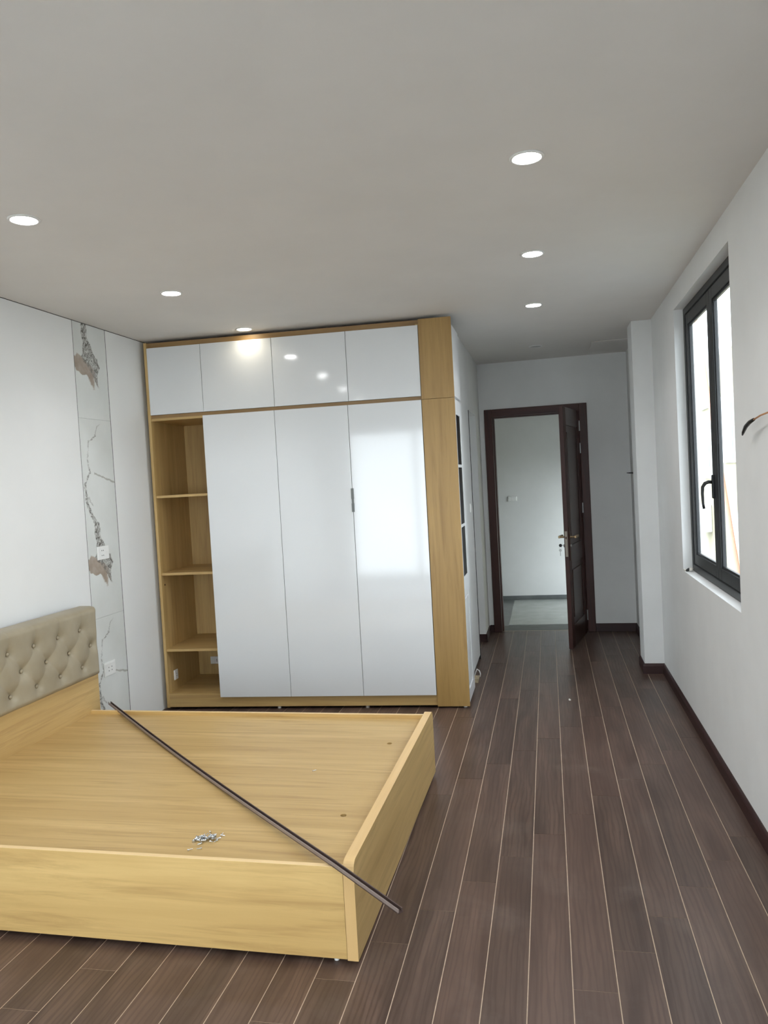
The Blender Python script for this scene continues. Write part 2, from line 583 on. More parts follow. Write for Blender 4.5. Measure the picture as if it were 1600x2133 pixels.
# ---- back wall with the door opening (slightly out of square)
BA = -0.0291
backw = empty('wall_back', (0, 2.6269, 0), (0, 0, math.atan(BA)))
struct(backw)
B(-0.40, 0.03, 0, 0.12, -0.05, H).build('wall_section', M['wall'], backw)
B(0.98, 1.60, 0, 0.12, -0.05, H).build('wall_section', M['wall'], backw)
B(0.03, 0.98, 0, 0.12, 2.25, H).build('wall_section', M['wall'], backw)
bb = B(1.014, 1.405, -0.012, 0, 0, 0.082, bev=0.002).build('baseboard_back', M['baseboard_x'], None, (0, 2.6269, 0), (0, 0, math.atan(BA)))
struct(bb)
bb = B(-0.04, 0.0, -0.012, 0, 0, 0.075).build('baseboard_back', M['baseboard_x'], None, (0, 2.6269, 0), (0, 0, math.atan(BA)))
struct(bb)

# ---- right wall with window opening
WY0, WY1, WZ0, WZ1 = -1.643, -0.115, 0.942, 2.606
T = 0.115
wr = empty('wall_right')
struct(wr)
for q in ((-7.2, -6.8, -0.05, H), (-4.6, WY0, -0.05, H), (-6.8, -4.6, -0.05, 0.9), (-6.8, -4.6, 2.6, H)):
    B(XR, XR + T, *q).build('wall_section', M['wall_right'], wr)
B(XR, XR + T, WY1, 1.2, -0.05, H).build('wall_section', M['wall_right'], wr)
B(XR, XR + T, WY0, WY1, -0.05, WZ0).build('wall_section', M['wall_right'], wr)
B(XR, XR + T, WY0, WY1, WZ1, H).build('wall_section', M['wall_right'], wr)
struct(B(1.2847, XR + 0.02, 0.9406, 1.22, -0.05, H, bev=0.004).build('wall_column', M['wall_right']))
struct(B(1.404, XR + T, 1.2, 2.66, -0.05, H).build('wall_passage_right', M['wall']))


def skirting(name, pts, n):
    pass


SK = [(0, 0), (0.014, 0), (0.014, 0.060), (0.010, 0.072), (0.004, 0.080), (0, 0.080)]
struct(MB().prism([(XR - a, z) for a, z in SK], 'y', -6.98, 0.93).build('baseboard_right', M['baseboard']))
struct(MB().prism([(0.9406 - a, z) for a, z in SK], 'x', 1.2727, XR).build('baseboard_column', M['baseboard_x']))
struct(MB().prism([(1.2847 - a, z) for a, z in SK], 'y', 0.93, 1.22).build('baseboard_column_side', M['baseboard']))
struct(MB().prism([(1.404 - a, z) for a, z in SK], 'y', 1.22, 2.585).build('baseboard_passage_right', M['baseboard']))

# ---- rear wall behind the viewer: balcony door
rw = empty('wall_rear')
struct(rw)
B(XL, -1.9, -7.2, -7.0, -0.05, H).build('wall_section', M['wall'], rw)
B(0.3, XR, -7.2, -7.0, -0.05, H).build('wall_section', M['wall'], rw)
B(-1.9, 0.3, -7.2, -7.0, 2.45, H).build('wall_section', M['wall'], rw)
d2 = struct(empty('door_2', (0, -7.1, 0)))
for a, b in ((-1.9, -1.84), (0.24, 0.3), (-0.83, -0.77)):
    B(a, b, -0.03, 0.03, 0, 2.45).build('frame_post', M['black_al'], d2)
B(-1.9, 0.3, -0.03, 0.03, 2.38, 2.45).build('frame_head', M['black_al'], d2)
B(-1.9, 0.3, -0.03, 0.03, 0, 0.06).build('frame_sill', M['black_al'], d2)
for a, b in ((-1.84, -0.83), (-0.77, 0.24)):
    B(a, b, -0.004, 0.004, 0.06, 2.38).build('pane', M['glass'], d2)
# pale balcony and ground outside
struct(B(-3.0, 2.2, -8.6, -7.2, -0.25, -0.05).build('balcony_floor', M['tile_light']))
struct(B(-60, 60, -60, 60, -7.1, -7.0).build('ground_outside', M['slab']))

# ---- unseen window behind the viewer, added for more daylight inside
w2 = struct(empty('added_window', (XR + 0.056, 0, 0)))
for a, b in ((-6.8, -6.74), (-4.66, -4.6), (-5.73, -5.67)):
    B(0, 0.045, a, b, 0.9, 2.6).build('frame_post', M['black_al'], w2)
for a, b in ((0.9, 0.96), (2.54, 2.6)):
    B(0, 0.045, -6.8, -4.6, a, b).build('frame_rail', M['black_al'], w2)
for a, b in ((-6.74, -5.73), (-5.67, -4.66)):
    B(0.019, 0.023, a, b, 0.96, 2.54).build('pane', M['glass'], w2)

# ---- window 1
w1 = struct(empty('window_1', (XR + 0.056, 0, 0)))
tag(w1, 'black framed casement window with two sashes in the white wall', kind='structure')
FW = 0.042


def wframe(y0, y1, z0, z1, w, d0, d1, parent, names, mat=M['black_al'], bev=0.003, wb=None, wt=None):
    wb = wb or w
    wt = wt or w
    B(d0, d1, y0, y0 + w, z0, z1, bev=bev).build(names[0], mat, parent)
    B(d0, d1, y1 - w, y1, z0, z1, bev=bev).build(names[0], mat, parent)
    B(d0, d1, y0 + w, y1 - w, z0, z0 + wb, bev=bev).build(names[1], mat, parent)
    B(d0, d1, y0 + w, y1 - w, z1 - wt, z1, bev=bev).build(names[1], mat, parent)


wframe(WY0, WY1, WZ0 + 0.002, WZ1 - 0.002, FW, 0.0, 0.045, w1, ('frame_post', 'frame_rail'))
WM = (WY0 + WY1) / 2
for k, (a, b) in enumerate(((WY0 + FW + 0.004, WM - 0.002), (WM + 0.002, WY1 - FW - 0.004))):
    s = empty('sash')
    s.parent = w1
    wframe(a, b, WZ0 + FW + 0.006, WZ1 - FW - 0.006, 0.066, 0.006, 0.036, s, ('stile', 'rail'), wb=0.066)
    wframe(a + 0.066, b - 0.066, WZ0 + FW + 0.072, WZ1 - FW - 0.072, 0.012, 0.013, 0.030, s, ('glazing_bead', 'glazing_bead'))
    B(0.019, 0.023, a + 0.07, b - 0.07, WZ0 + FW + 0.074, WZ1 - FW - 0.074).build('pane', M['glass'], s)
    if k == 1:
        hy = a + 0.033
        hb = B(-0.006, 0.008, hy - 0.013, hy + 0.013, 1.43, 1.56, bev=0.004).build('handle_plate', M['black_plastic'], s)
        MB().tube([(-0.004, hy, 1.520), (-0.022, hy, 1.522), (-0.040, hy + 0.006, 1.515), (-0.052, hy + 0.012, 1.495), (-0.054, hy + 0.014, 1.46), (-0.052, hy + 0.014, 1.40), (-0.048, hy + 0.014, 1.375)], [0.010, 0.010, 0.010, 0.009, 0.008, 0.007, 0.007], 10).build('handle', M['black_plastic'], s, smooth=True)

# ---- door 1 at the end of the passage
BROT = math.atan(BA)
d1 = struct(empty('door_1', (0, 2.6269, 0), (0, 0, BROT)))
tag(d1, 'dark reddish brown wooden door standing half open at the passage end', kind='structure')
fr = empty('frame')
fr.parent = d1
for a, b in ((0.0, 0.078), (0.936, 1.012)):
    B(a, b, -0.022, 0.135, 0, 2.283, bev=0.004).build('jamb', M['doorwood'], fr)
B(0.078, 0.936, -0.022, 0.135, 2.208, 2.283, bev=0.004).build('head', M['doorwood_x'], fr)
for a, b in ((0.078, 0.090), (0.924, 0.936)):
    B(a, b, 0.05, 0.135, 0, 2.208).build('stop', M['doorwood'], fr)
B(0.09, 0.924, 0.05, 0.135, 2.196, 2.208).build('stop', M['doorwood_x'], fr)
# leaf: local x runs from the hinge to the free edge, local y is the thickness
hx, hy_ = 0.930, 2.570
ex, ey = 0.764, 1.806
LW = math.hypot(ex - hx, ey - hy_)
lang = math.atan2(ey - hy_, ex - hx)
leaf = empty('leaf', (hx, hy_ - 2.6269, 0.008), (0, 0, lang - BROT))
leaf.parent = d1
LH = 2.195
LT = 0.038
sw = 0.115
zs = [0.0, 0.20, 0.76, 0.93, 2.03, LH]
B(0, sw, -LT, 0, 0, LH, bev=0.002).build('stile', M['doorwood'], leaf)
B(LW - sw, LW, -LT, 0, 0, LH, bev=0.002).build('stile', M['doorwood'], leaf)
for a, b in ((0.0, 0.20), (0.76, 0.93), (2.03, LH)):
    B(sw, LW - sw, -LT, 0, a, b, bev=0.002).build('rail', M['doorface'], leaf)
for a, b in ((0.20, 0.76), (0.93, 2.03)):
    B(sw, LW - sw, -LT + 0.012, -0.012, a, b).build('panel', M['doorface'], leaf)
    B(sw + 0.06, LW - sw - 0.06, -LT + 0.004, -0.004, a + 0.06, b - 0.06, bev=0.006).build('raised_panel', M['doorface'], leaf)
B(LW - 0.0005, LW + 0.0025, -LT + 0.008, -0.008, 0.84, 1.07).build('lock_plate', M['lock'], leaf)
B(LW + 0.002, LW + 0.006, -LT + 0.014, -0.014, 1.0, 1.022).build('latch_bolt', M['bronze_dark'], leaf)
for s, y0 in ((1, 0.0), (-1, -LT)):
    pl = B(LW - 0.075, LW - 0.035, min(y0, y0 + s * 0.007), max(y0, y0 + s * 0.007), 0.80, 1.10, bev=0.002).build('escutcheon', M['bronze_dark'], leaf)
    yb = y0 + s * 0.007
    MB().tube([(LW - 0.055, yb, 1.015), (LW - 0.055, yb + s * 0.045, 1.015)], 0.009, 12).build('lever_neck', M['bronze'], leaf)
    B(LW - 0.19, LW - 0.045, min(yb + s * 0.036, yb + s * 0.056), max(yb + s * 0.036, yb + s * 0.056), 1.003, 1.027, bev=0.005).build('lever', M['bronze'], leaf)
    MB().lathe([(0.0, 0), (0.013, 0), (0.013, s * 0.010), (0.0, s * 0.010)], (LW - 0.055, yb, 0.935), 16, 'y').build('lock_cylinder', M['steel'], leaf)
for z in (2.05, 1.83, 1.24, 0.17):
    MB().tube([(-0.004, 0.004, z - 0.05), (-0.004, 0.004, z + 0.05)], 0.007, 10).build('hinge', M['steel'], leaf)
    B(-0.004, 0.0005, -0.032, 0.002, z - 0.05, z + 0.05).build('hinge_plate', M['steel'], leaf)
leaf_m = Matrix.Translation((hx, hy_, 0.008)) @ Matrix.Rotation(lang, 4, 'Z')
# keys in the far side of the lock
kp = leaf_m @ Vector((LW - 0.055, -LT - 0.017, 0.935))
kd = (leaf_m.to_3x3() @ Vector((0, -1, 0))).normalized()
kr = math.atan2(kd.y, kd.x)
key = empty('door_key', kp, (0, 0, kr))
tag(key, 'black headed key sitting in the door lock', 'key')
B(-0.006, 0.020, -0.002, 0.002, -0.005, 0.005).build('blade', M['steel'], key)
MB().lathe([(0.0, -0.005), (0.013, -0.005), (0.015, 0.0), (0.013, 0.005), (0.0, 0.005)], (0.031, 0, 0), 20, 'y').build('bow', M['black_plastic'], key)
k2 = empty('door_key', kp + kd * 0.034 + Vector((0, 0, -0.026)), (0, 0, kr))
tag(k2, 'silver key hanging on a ring below the door lock', 'key')
ring = MB()
ring.tube([(0.010 * math.cos(a), 0, 0.010 * math.sin(a) + 0.004) for a in [2 * PI * q / 16 for q in range(17)]], 0.0012, 6)
ring.build('key_ring', M['steel'], k2)
MB().lathe([(0.0, -0.0015), (0.013, -0.0015), (0.013, 0.0015), (0.0, 0.0015)], (0, 0, -0.018), 18, 'y').build('bow', M['steel'], k2)
MB().prism([(-0.004, -0.028), (0.004, -0.028), (0.004, -0.066), (0.0, -0.072), (-0.004, -0.066), (-0.002, -0.058), (-0.004, -0.052), (-0.002, -0.046)], 'y', -0.001, 0.001).build('blade', M['steel'], k2)

# ---- landing beyond the door
ld = struct(B(-1.6, 1.62, 2.69, 4.72, -0.06, -0.008).build('floor_landing', M['tile_dark']))
B(0.122, 0.90, 3.02, 4.66, -0.008, -0.004).build('tile', M['tile_light'], ld)
B(0.905, 1.60, 3.02, 4.66, -0.008, -0.004).build('tile', M['tile_light'], ld)
struct(B(0.04, 0.98, 2.66, 2.96, -0.01, -0.001).build('trim_threshold', M['slab']))
struct(B(-1.7, 1.72, 4.72, 4.84, -0.06, H).build('wall_landing', M['wall']))
struct(B(-1.6, 1.62, 4.706, 4.72, -0.01, 0.045).build('baseboard_landing', M['tile_dark']))
struct(B(-1.7, -1.6, 2.74, 4.72, -0.06, H).build('wall_landing_side', M['wall']))
struct(B(-1.7, 1.72, 2.75, 4.84, H, H + 0.1).build('ceiling_landing', M['ceiling']))
lw = empty('wall_landing_window')
struct(lw)
B(1.62, 1.72, 2.7, 3.2, -0.06, H).build('wall_section', M['wall'], lw)
B(1.62, 1.72, 4.6, 4.84, -0.06, H).build('wall_section', M['wall'], lw)
B(1.62, 1.72, 3.2, 4.6, -0.06, 0.20).build('wall_section', M['wall'], lw)
B(1.62, 1.72, 3.2, 4.6, 1.62, H).build('wall_section', M['wall'], lw)

# ---- ceiling hatch in the passage
hat = struct(B(1.04, 1.395, 1.775, 2.20, H - 0.006, H - 0.001, bev=0.001).build('trim_hatch', M['ceiling']))

# ================================================================== WARDROBE
W = empty('wardrobe', (0, 0, 0), (0, 0, math.atan(0.0464)))
tag(W, 'tall fitted wardrobe with glossy white doors and light oak frame', 'wardrobe')
OZ, OX = M['oak_z'], M['oak_x']
D = 0.60
B(-2.260, -2.240, 0.0, D, 0.015, 2.728).build('side_panel', M['oak_in'], W)
B(-0.250, -0.232, 0.02, D, 0.02, 2.70).build('side_panel', M['oak_in'], W)
B(-1.838, -1.820, 0.024, D - 0.02, 0.10, 2.155).build('partition', M['oak_in'], W)
B(-2.240, -0.228, D - 0.012, D, 0.02, 2.728).build('back_panel', M['oak_in'], W)
B(-2.240, -0.228, 0.024, D - 0.012, 2.690, 2.728).build('top_rail', M['oak_x_shaded'], W)
B(-2.240, -0.228, 0.016, D - 0.012, 2.172, 2.197).build('middle_rail', M['oak_x_shaded'], W)
B(-2.240, -1.832, 0.006, D - 0.012, 2.155, 2.172).build('middle_rail', OX, W)
B(-2.240, -0.228, 0.004, 0.022, 0.020, 0.119).build('plinth', OX, W)
B(-2.240, -0.250, 0.022, D - 0.012, 0.101, 0.119).build('bottom_panel', OX, W)
for z in (1.595, 1.018, 0.446):
    B(-2.240, -1.838, 0.010, D - 0.012, z - 0.009, z + 0.009).build('shelf', OX, W)
for i, (a, b) in enumerate(((-2.240, -1.826), (-1.826, -1.289), (-1.289, -0.747), (-0.747, -0.230))):
    B(a + 0.0015, b - 0.0015, -0.001, 0.017, 2.1985, 2.6885, bev=0.0012).build('upper_door', M['acrylic'], W)
for i, (a, b) in enumerate(((-1.832, -1.290), (-1.290, -0.753), (-0.753, -0.230))):
    dd = B(a + 0.0015, b - 0.0015, -0.018, 0.0, 0.097, 2.1705, bev=0.0012).build('lower_door', M['acrylic'], W)
    if i == 2:
        for z0, z1 in ((1.416, 1.478), (1.508, 1.583)):
            B(a - 0.009, a + 0.010, -0.0255, -0.0185, z0, z1, bev=0.002).build('handle', M['grey_metal'], dd)
        B(a - 0.007, a + 0.008, -0.0225, -0.0185, 1.478, 1.508).build('handle_bridge', M['grey_metal'], dd)
# oak end unit, its doors face the passage
B(-0.228, 0.0, -0.006, 0.014, 2.1745, 2.728, bev=0.001).build('end_post', OZ, W)
B(-0.228, 0.0, -0.006, 0.014, 0.013, 2.1725, bev=0.001).build('end_post', OZ, W)
ER = -math.atan(0.0464)
B(-0.222, -0.024, 0.024, 0.420, 0.02, 2.70).build('end_body', M['white_frame'], W, rot=(0, 0, ER))
B(-0.022, -0.002, 0.020, 0.420, 2.186, 2.682, bev=0.002).build('end_upper_door', M['white_frame'], W, rot=(0, 0, ER))
ed = empty('end_glass_door', rot=(0, 0, ER))
ed.parent = W
B(-0.022, -0.002, 0.020, 0.050, 0.03, 2.166, bev=0.002).build('stile', M['white_frame'], ed)
B(-0.022, -0.002, 0.310, 0.420, 0.03, 2.166, bev=0.002).build('stile', M['white_frame'], ed)
for a, b in ((2.060, 2.166), (0.79, 0.915), (0.03, 0.12)):
    B(-0.022, -0.002, 0.050, 0.310, a, b, bev=0.002).build('rail', M['white_frame'], ed)
for z in (1.70, 1.275):
    B(-0.020, -0.004, 0.050, 0.310, z - 0.010, z + 0.010).build('muntin', M['white_frame'], ed)
for a, b in ((0.915, 1.265), (1.285, 1.69), (1.71, 2.06)):
    B(-0.012, -0.007, 0.050, 0.310, a, b).build('pane', M['dark_glass'], ed)
B(-0.018, -0.010, 0.050, 0.310, 0.12, 0.79).build('panel', M['white_frame'], ed)
B(-0.018, -0.003, 0.080, 0.280, 0.15, 0.76, bev=0.005).build('raised_panel', M['white_frame'], ed)
for x in (-1.40, -0.74, -0.035):
    MB().lathe([(0.014, -0.013), (0.011, 0.006), (0.008, 0.007)], (x, 0.035 if x < -0.3 else 0.03, 0.013), 14).build('foot', M['white_plastic'], W)
MB().lathe([(0.006, 0.0), (0.006, 0.004), (0.0, 0.004)], (-2.240, 0.05, 0.935), 12, 'x').build('screw_cap', M['bronze_dark'], W)

wm = Matrix.Rotation(math.atan(0.0464), 4, 'Z')


def socket(name, loc, rotz, w, h, label, holes, cat='socket', switch=None, proud=1.0):
    """plate in the local xz plane, facing local -y"""
    r = empty(name, loc, (0, 0, rotz))
    r.scale = (1, proud, 1)
    tag(r, label, cat)
    B(-w / 2, w / 2, -0.009, 0.0, -h / 2, h / 2, bev=0.003).build('plate', M['white_plastic'], r)
    B(-w / 2 + 0.008, w / 2 - 0.008, -0.0105, -0.0085, -h / 2 + 0.008, h / 2 - 0.008, bev=0.0008).build('insert', M['white_plastic'], r)
    for x, z in holes:
        MB().lathe([(0.0, -0.0112), (0.0036, -0.0112), (0.0036, -0.0095)], (x, 0, z), 10, 'y').build('socket_hole', M['dark_hole'], r)
    if switch:
        x, z, a, b = switch
        B(x - a, x + a, -0.0125, -0.010, z - b, z + b, bev=0.001).build('rocker', M['white_plastic'], r)
    return r


# sockets: plates on the left wall face +x, so local -y -> +x : rotate +90deg
socket('wall_socket', (XL, -0.767, 1.252), PI / 2, 0.132, 0.088, 'white wall socket high on the veined marble strip', [(-0.022, 0.016), (-0.004, 0.016), (-0.022, -0.016), (-0.004, -0.016)], switch=(0.040, 0.002, 0.010, 0.004))
socket('wall_socket', (XL, -0.783, 0.485), PI / 2, 0.132, 0.090, 'white wall socket low on the marble strip beside the headboard', [(-0.018, 0.010), (-0.018, -0.012), (0.018, 0.010), (0.018, -0.012)])
p = wm @ Vector((-2.2395, 0.13, 0.235))
socket('cabinet_socket', p, PI / 2 + math.atan(0.0464), 0.062, 0.075, 'small white socket on the side panel inside the open wardrobe', [(0.0, 0.008), (0.0, -0.008)])
p = wm @ Vector((-2.10, D - 0.013, 0.235))
socket('cabinet_switch', p, math.atan(0.0464), 0.075, 0.060, 'small white switch on the back panel inside the open wardrobe', [(0.018, 0.006), (0.018, -0.006)], 'switch', switch=(-0.012, 0, 0.012, 0.012))
socket('light_switch', (-0.05, 1.20, 1.353), PI / 2, 0.075, 0.075, 'white light switch on the passage wall beside the opening', [], 'switch', switch=(0, 0, 0.014, 0.022))
socket('light_switch', (0.150, 4.72, 1.297), 0, 0.115, 0.062, 'white switch plate on the landing wall beyond the open door', [], 'switch', switch=(0.015, 0, 0.026, 0.016), proud=2.0)

# ================================================================== BED
bed = empty('bed', (-0.093, -2.927, 0), (0, 0, -0.0125))
tag(bed, 'light oak double bed frame with a tufted taupe headboard and no mattress', 'bed')
BW, FT, FH, RH, RT = 1.70, 0.038, 0.357, 0.339, 0.020
BL = 2.080
PZ = 0.318


def rounded(w0, w1, z0, z1, r, n=6):
    pts = [(w0, z0), (w1, z0)]
    for k in range(n + 1):
        a = k * PI / 2 / n
        pts.append((w1 - r + r * math.cos(a), z1 - r + r * math.sin(a)))
    for k in range(n + 1):
        a = PI / 2 + k * PI / 2 / n
        pts.append((w0 + r + r * math.cos(a), z1 - r + r * math.sin(a)))
    return pts


# footboard: core + edge band
fb = MB().prism(rounded(0.0, BW, 0.016, FH, 0.035), 'x', -FT, 0.0).build('footboard', [M['oak_y'], M['oak_edge'], M['oak_edge_y']], bed)
for p in fb.data.polygons:
    if abs(p.normal.x) < 0.5:
        p.material_index = 2 if p.normal.z > 0.5 else 1
for a in (0.0, BW - RT - 0.012):
    ob = B(-BL, -FT - 0.0012, a, a + RT, 0.020, RH, bev=0.0008).build('side_rail', [M['oak_rail'], M['oak_edge_x']], bed)
    for p in ob.data.polygons:
        if p.normal.z > 0.3:
            p.material_index = 1
# platform with two finger holes
bm = bmesh.new()
px0, px1, py0, py1 = -BL, -FT - 0.001, RT + 0.0005, BW - RT - 0.0125
loops = [[(px0, py0), (px1, py0), (px1, py1), (px0, py1)]]
for hx_, hy2 in ((-0.150, 1.270), (-0.158, 0.440)):
    loops.append([(hx_ + 0.013 * math.cos(2 * PI * k / 20), hy2 + 0.013 * math.sin(2 * PI * k / 20)) for k in range(20)])
ed_all = []
for lp in loops:
    vs = [bm.verts.new((x, y, PZ)) for x, y in lp]
    ed_all += [bm.edges.new((vs[i], vs[(i + 1) % len(vs)])) for i in range(len(vs))]
bmesh.ops.triangle_fill(bm, edges=ed_all, use_beauty=True)
ex_ = bmesh.ops.extrude_face_region(bm, geom=list(bm.faces))
bmesh.ops.translate(bm, vec=(0, 0, -0.018), verts=[g for g in ex_['geom'] if isinstance(g, bmesh.types.BMVert)])
mb = MB()
mb.bm.free()
mb.bm = bm
mb.build('platform', M['oak_x'], bed)
# headboard
HB0, HB1 = -0.075, BW + 0.075
XH = -BL
B(XH - 0.10, XH, HB0 + 0.004, HB1 - 0.006, 0.016, 0.545, bev=0.001).build('headboard_panel', M['oak_y'], bed)
B(XH - 0.10, XH - 0.045, HB0 + 0.01, HB1 - 0.01, 0.545, 0.94).build('headboard_core', M['leather'], bed)


def tufted():
    z0, z1 = 0.533, 0.958
    ys = [HB1 - 0.165 - 0.207 * k for k in range(8)]
    ys2 = [HB1 - 0.070 - 0.207 * k for k in range(9)]
    rows = [(0.838, ys), (0.727, ys2), (0.617, ys)]
    btn = [(y, z) for z, l in rows for y in l]
    segs = []
    for (ya, za) in btn:
        for (yb, zb) in btn:
            if zb < za - 0.05 and za - zb < 0.15 and abs(abs(ya - yb) - 0.1) < 0.03:
                segs.append((ya, za, yb, zb))
    for y in ys:
        segs.append((y, 0.838, y - 0.004, z1))
    NY, NZ = 300, 80
    bm = bmesh.new()
    grid = []
    TH = 0.052
    for i in range(NY + 1):
        row = []
        y = HB0 + (HB1 - HB0) * i / NY
        for j in range(NZ + 1):
            z = z0 + (z1 - z0) * j / NZ
            e = min(y - HB0, HB1 - y, z - z0, z1 - z)
            R = 0.034
            rim = 1.0 if e > R else math.sqrt(max(0.0, 1 - ((R - e) / R) ** 2))
            h = TH * rim
            dmin = 9
            for (by, bz) in btn:
                dy = y - by
                if abs(dy) < 0.2:
                    q = math.hypot(dy, z - bz)
                    dmin = min(dmin, q)
            h -= 0.032 * math.exp(-(dmin / 0.030) ** 1.2) * rim
            sm = 9
            for (ya, za, yb, zb) in segs:
                if min(ya, yb) - 0.05 < y < max(ya, yb) + 0.05:
                    vx, vz = yb - ya, zb - za
                    tt = max(0, min(1, ((y - ya) * vx + (z - za) * vz) / (vx * vx + vz * vz)))
                    sm = min(sm, math.hypot(y - ya - tt * vx, z - za - tt * vz))
            h -= 0.0040 * math.exp(-sm / 0.012) * rim
            h += 0.003 * noise.noise(Vector((y * 9, z * 9, 3.1))) * rim
            row.append(bm.verts.new((h, y, z)))
        grid.append(row)
    for i in range(NY):
        for j in range(NZ):
            bm.faces.new((grid[i][j], grid[i + 1][j], grid[i + 1][j + 1], grid[i][j + 1]))
    # side skirt back to the core
    rim = [grid[i][0] for i in range(NY + 1)] + [grid[NY][j] for j in range(1, NZ + 1)] + [grid[i][NZ] for i in range(NY - 1, -1, -1)] + [grid[0][j] for j in range(NZ - 1, 0, -1)]
    back = [bm.verts.new((-0.07, v.co.y, v.co.z)) for v in rim]
    for q in range(len(rim)):
        n = (q + 1) % len(rim)
        bm.faces.new((rim[q], rim[n], back[n], back[q]))
    m = MB()
    m.bm.free()
    m.bm = bm
    pad = m.build('upholstery', M['leather'], bed, (XH - 0.028, 0, 0), smooth=True)
    bmesh_b = MB().lathe([(0.0, 0.008), (0.005, 0.0074), (0.009, 0.005), (0.0110, 0.001), (0.0100, -0.004)], (0, 0, 0), 14, 'x')
    proto = None
    for (y, z) in btn:
        if proto is None:
            proto = bmesh_b.build('button', M['leather'], pad, (0.029, y, z), smooth=True)
        else:
            c = proto.copy()
            COL.objects.link(c)
            c.parent = pad
            c.location = (0.029, y, z)


tufted()
for x, y in ((-0.085, 0.028), (-1.9, 0.028), (-0.075, 1.65), (-1.9, 1.65)):
    MB().lathe([(0.009, -0.020), (0.009, 0.004), (0.007, 0.006)], (x, y, 0.020), 14).build('foot', M['white_plastic'], bed)
bmx = Matrix.Translation((-0.093, -2.927, 0)) @ Matrix.Rotation(-0.0125, 4, 'Z')

# ---- brown rail lying across the bed
A_, B_ = Vector((-2.112, -1.092, 0.345)), Vector((0.118, -3.190, 0.352))
dr = (B_ - A_)
LN = dr.length
ang = math.atan2(dr.y, dr.x)
N = 40


def rail_mesh(outline, name, mat, parent):
    mb = MB()
    rings = []
    for i in range(N + 1):
        s = i / N
        sag = -0.019 * math.sin(PI * min(1, s / 0.88)) if s < 0.88 else 0.0
        z = (B_.z - A_.z) * s + sag
        rings.append([mb.bm.verts.new((LN * s, u * 0.86, z + v)) for u, v in outline])
    n = len(outline)
    for i in range(N):
        for k in range(n):
            mb.bm.faces.new((rings[i][k], rings[i][(k + 1) % n], rings[i + 1][(k + 1) % n], rings[i + 1][k]))
    mb.bm.faces.new(list(reversed(rings[0])))
    mb.bm.faces.new(rings[-1])
    return mb.build(name, mat, parent)


rod = empty('edging_strip', A_, (0, 0, ang))
tag(rod, 'long dark brown channel strip lying diagonally across the bed platform', 'strip')
rail_mesh([(-0.0105, -0.006), (0.0105, -0.006), (0.0105, -0.002), (-0.0105, -0.002)], 'web', M['rod'], rod)
rail_mesh([(-0.0105, -0.002), (-0.0065, -0.002), (-0.0065, 0.008), (-0.0105, 0.008)], 'flange', M['rod_edge'], rod)
rail_mesh([(0.0065, -0.002), (0.0105, -0.002), (0.0105, 0.008), (0.0065, 0.008)], 'flange', M['rod'], rod)

# ---- loose screws on the platform


def screw_mesh():
    mb = MB()
    mb.lathe([(0.0, 0.0), (0.0042, 0.0), (0.0036, 0.0012), (0.0017, 0.003), (0.0015, 0.0045)], (0, 0, 0), 10, 'x')
    prof = []
    for k in range(9):
        prof.append((0.0022 if k % 2 == 0 else 0.0014, 0.0045 + k * 0.0014))
    prof.append((0.0003, 0.0185))
    mb.lathe(prof, (0, 0, 0), 8, 'x')
    return mb


sp = screw_mesh().build('screw', M['zinc'], None, smooth=False)
me = sp.data
bpy.data.objects.remove(sp)
pc = Vector((-0.722, -2.745))


def screw(x, y, z, rz, tilt, label, group=None):
    o = bpy.data.objects.new('screw', me)
    COL.objects.link(o)
    o.location = (x, y, z)
    o.rotation_euler = (random.uniform(0, 6), tilt, rz)
    tag(o, label, 'screw', group)


for k in range(62):
    a = random.uniform(0, 2 * PI)
    r = abs(random.gauss(0, 1))
    lay = max(0, 1.6 - r) * random.random()
    x = pc.x + 0.017 * r * math.cos(a) + (0.034 if k % 3 == 0 else 0)
    y = pc.y + 0.021 * r * math.sin(a) + (0.012 if k % 3 == 0 else 0)
    screw(x, y, PZ + 0.0042 + 0.011 * lay, random.uniform(0, 6.28), random.uniform(-0.35, 0.15) if lay > 0.2 else -0.05, 'small silver screw in the heap on the bed platform', 'heaped screws on the bed')
PXS = [((459, 1747), 'stray screw right beside the heap of screws'), ((391, 1773), 'stray screw alone near the front rail, left of the heap'), ((420, 1769), 'stray screw just in front of the heap of screws'), ((651, 1608), 'lone screw in the middle of the bed platform beyond the brown strip')]


def on_plane_z(px, py, z):
    d = _F + _R * ((px - 800) / 1620.0) - _U * ((py - 1066.5) / 1620.0)
    t = (z - 1.6311) / d.z
    return Vector((0.6014, -5.3924, 1.6311)) + d * t


for (q, lab) in PXS:
    p = on_plane_z(q[0], q[1], PZ)
    screw(p.x, p.y, PZ + 0.0042, random.uniform(0, 6), -0.1, lab)

# ================================================================== LIGHTS
def downlight(x, y, label, lens, group=None, power=LAMP_W, col=(0.985, 0.99, 1.0)):
    r = empty('downlight', (x, y, H))
    tag(r, label, 'downlight', group)
    MB().lathe([(0.052, 0.0), (0.062, 0.0), (0.062, -0.003), (0.058, -0.006), (0.052, -0.006), (0.049, -0.003), (0.049, 0.0)], (0, 0, 0), 40).build('trim_ring', M['white_plastic'], r, smooth=True)
    MB().lathe([(0.047, -0.0015), (0.047, -0.0035)], (0, 0, 0), 24).build('diffuser', lens, r)
    if power:
        l = bpy.data.lights.new('downlight_beam', 'AREA')
        l.shape = 'DISK'
        l.size = 0.09
        l.energy = power
        l.color = col
        l.spread = LAMP_SPREAD
        o = bpy.data.objects.new('downlight_beam', l)
        COL.objects.link(o)
        o.parent = r
        o.location = (0, 0, -0.008)


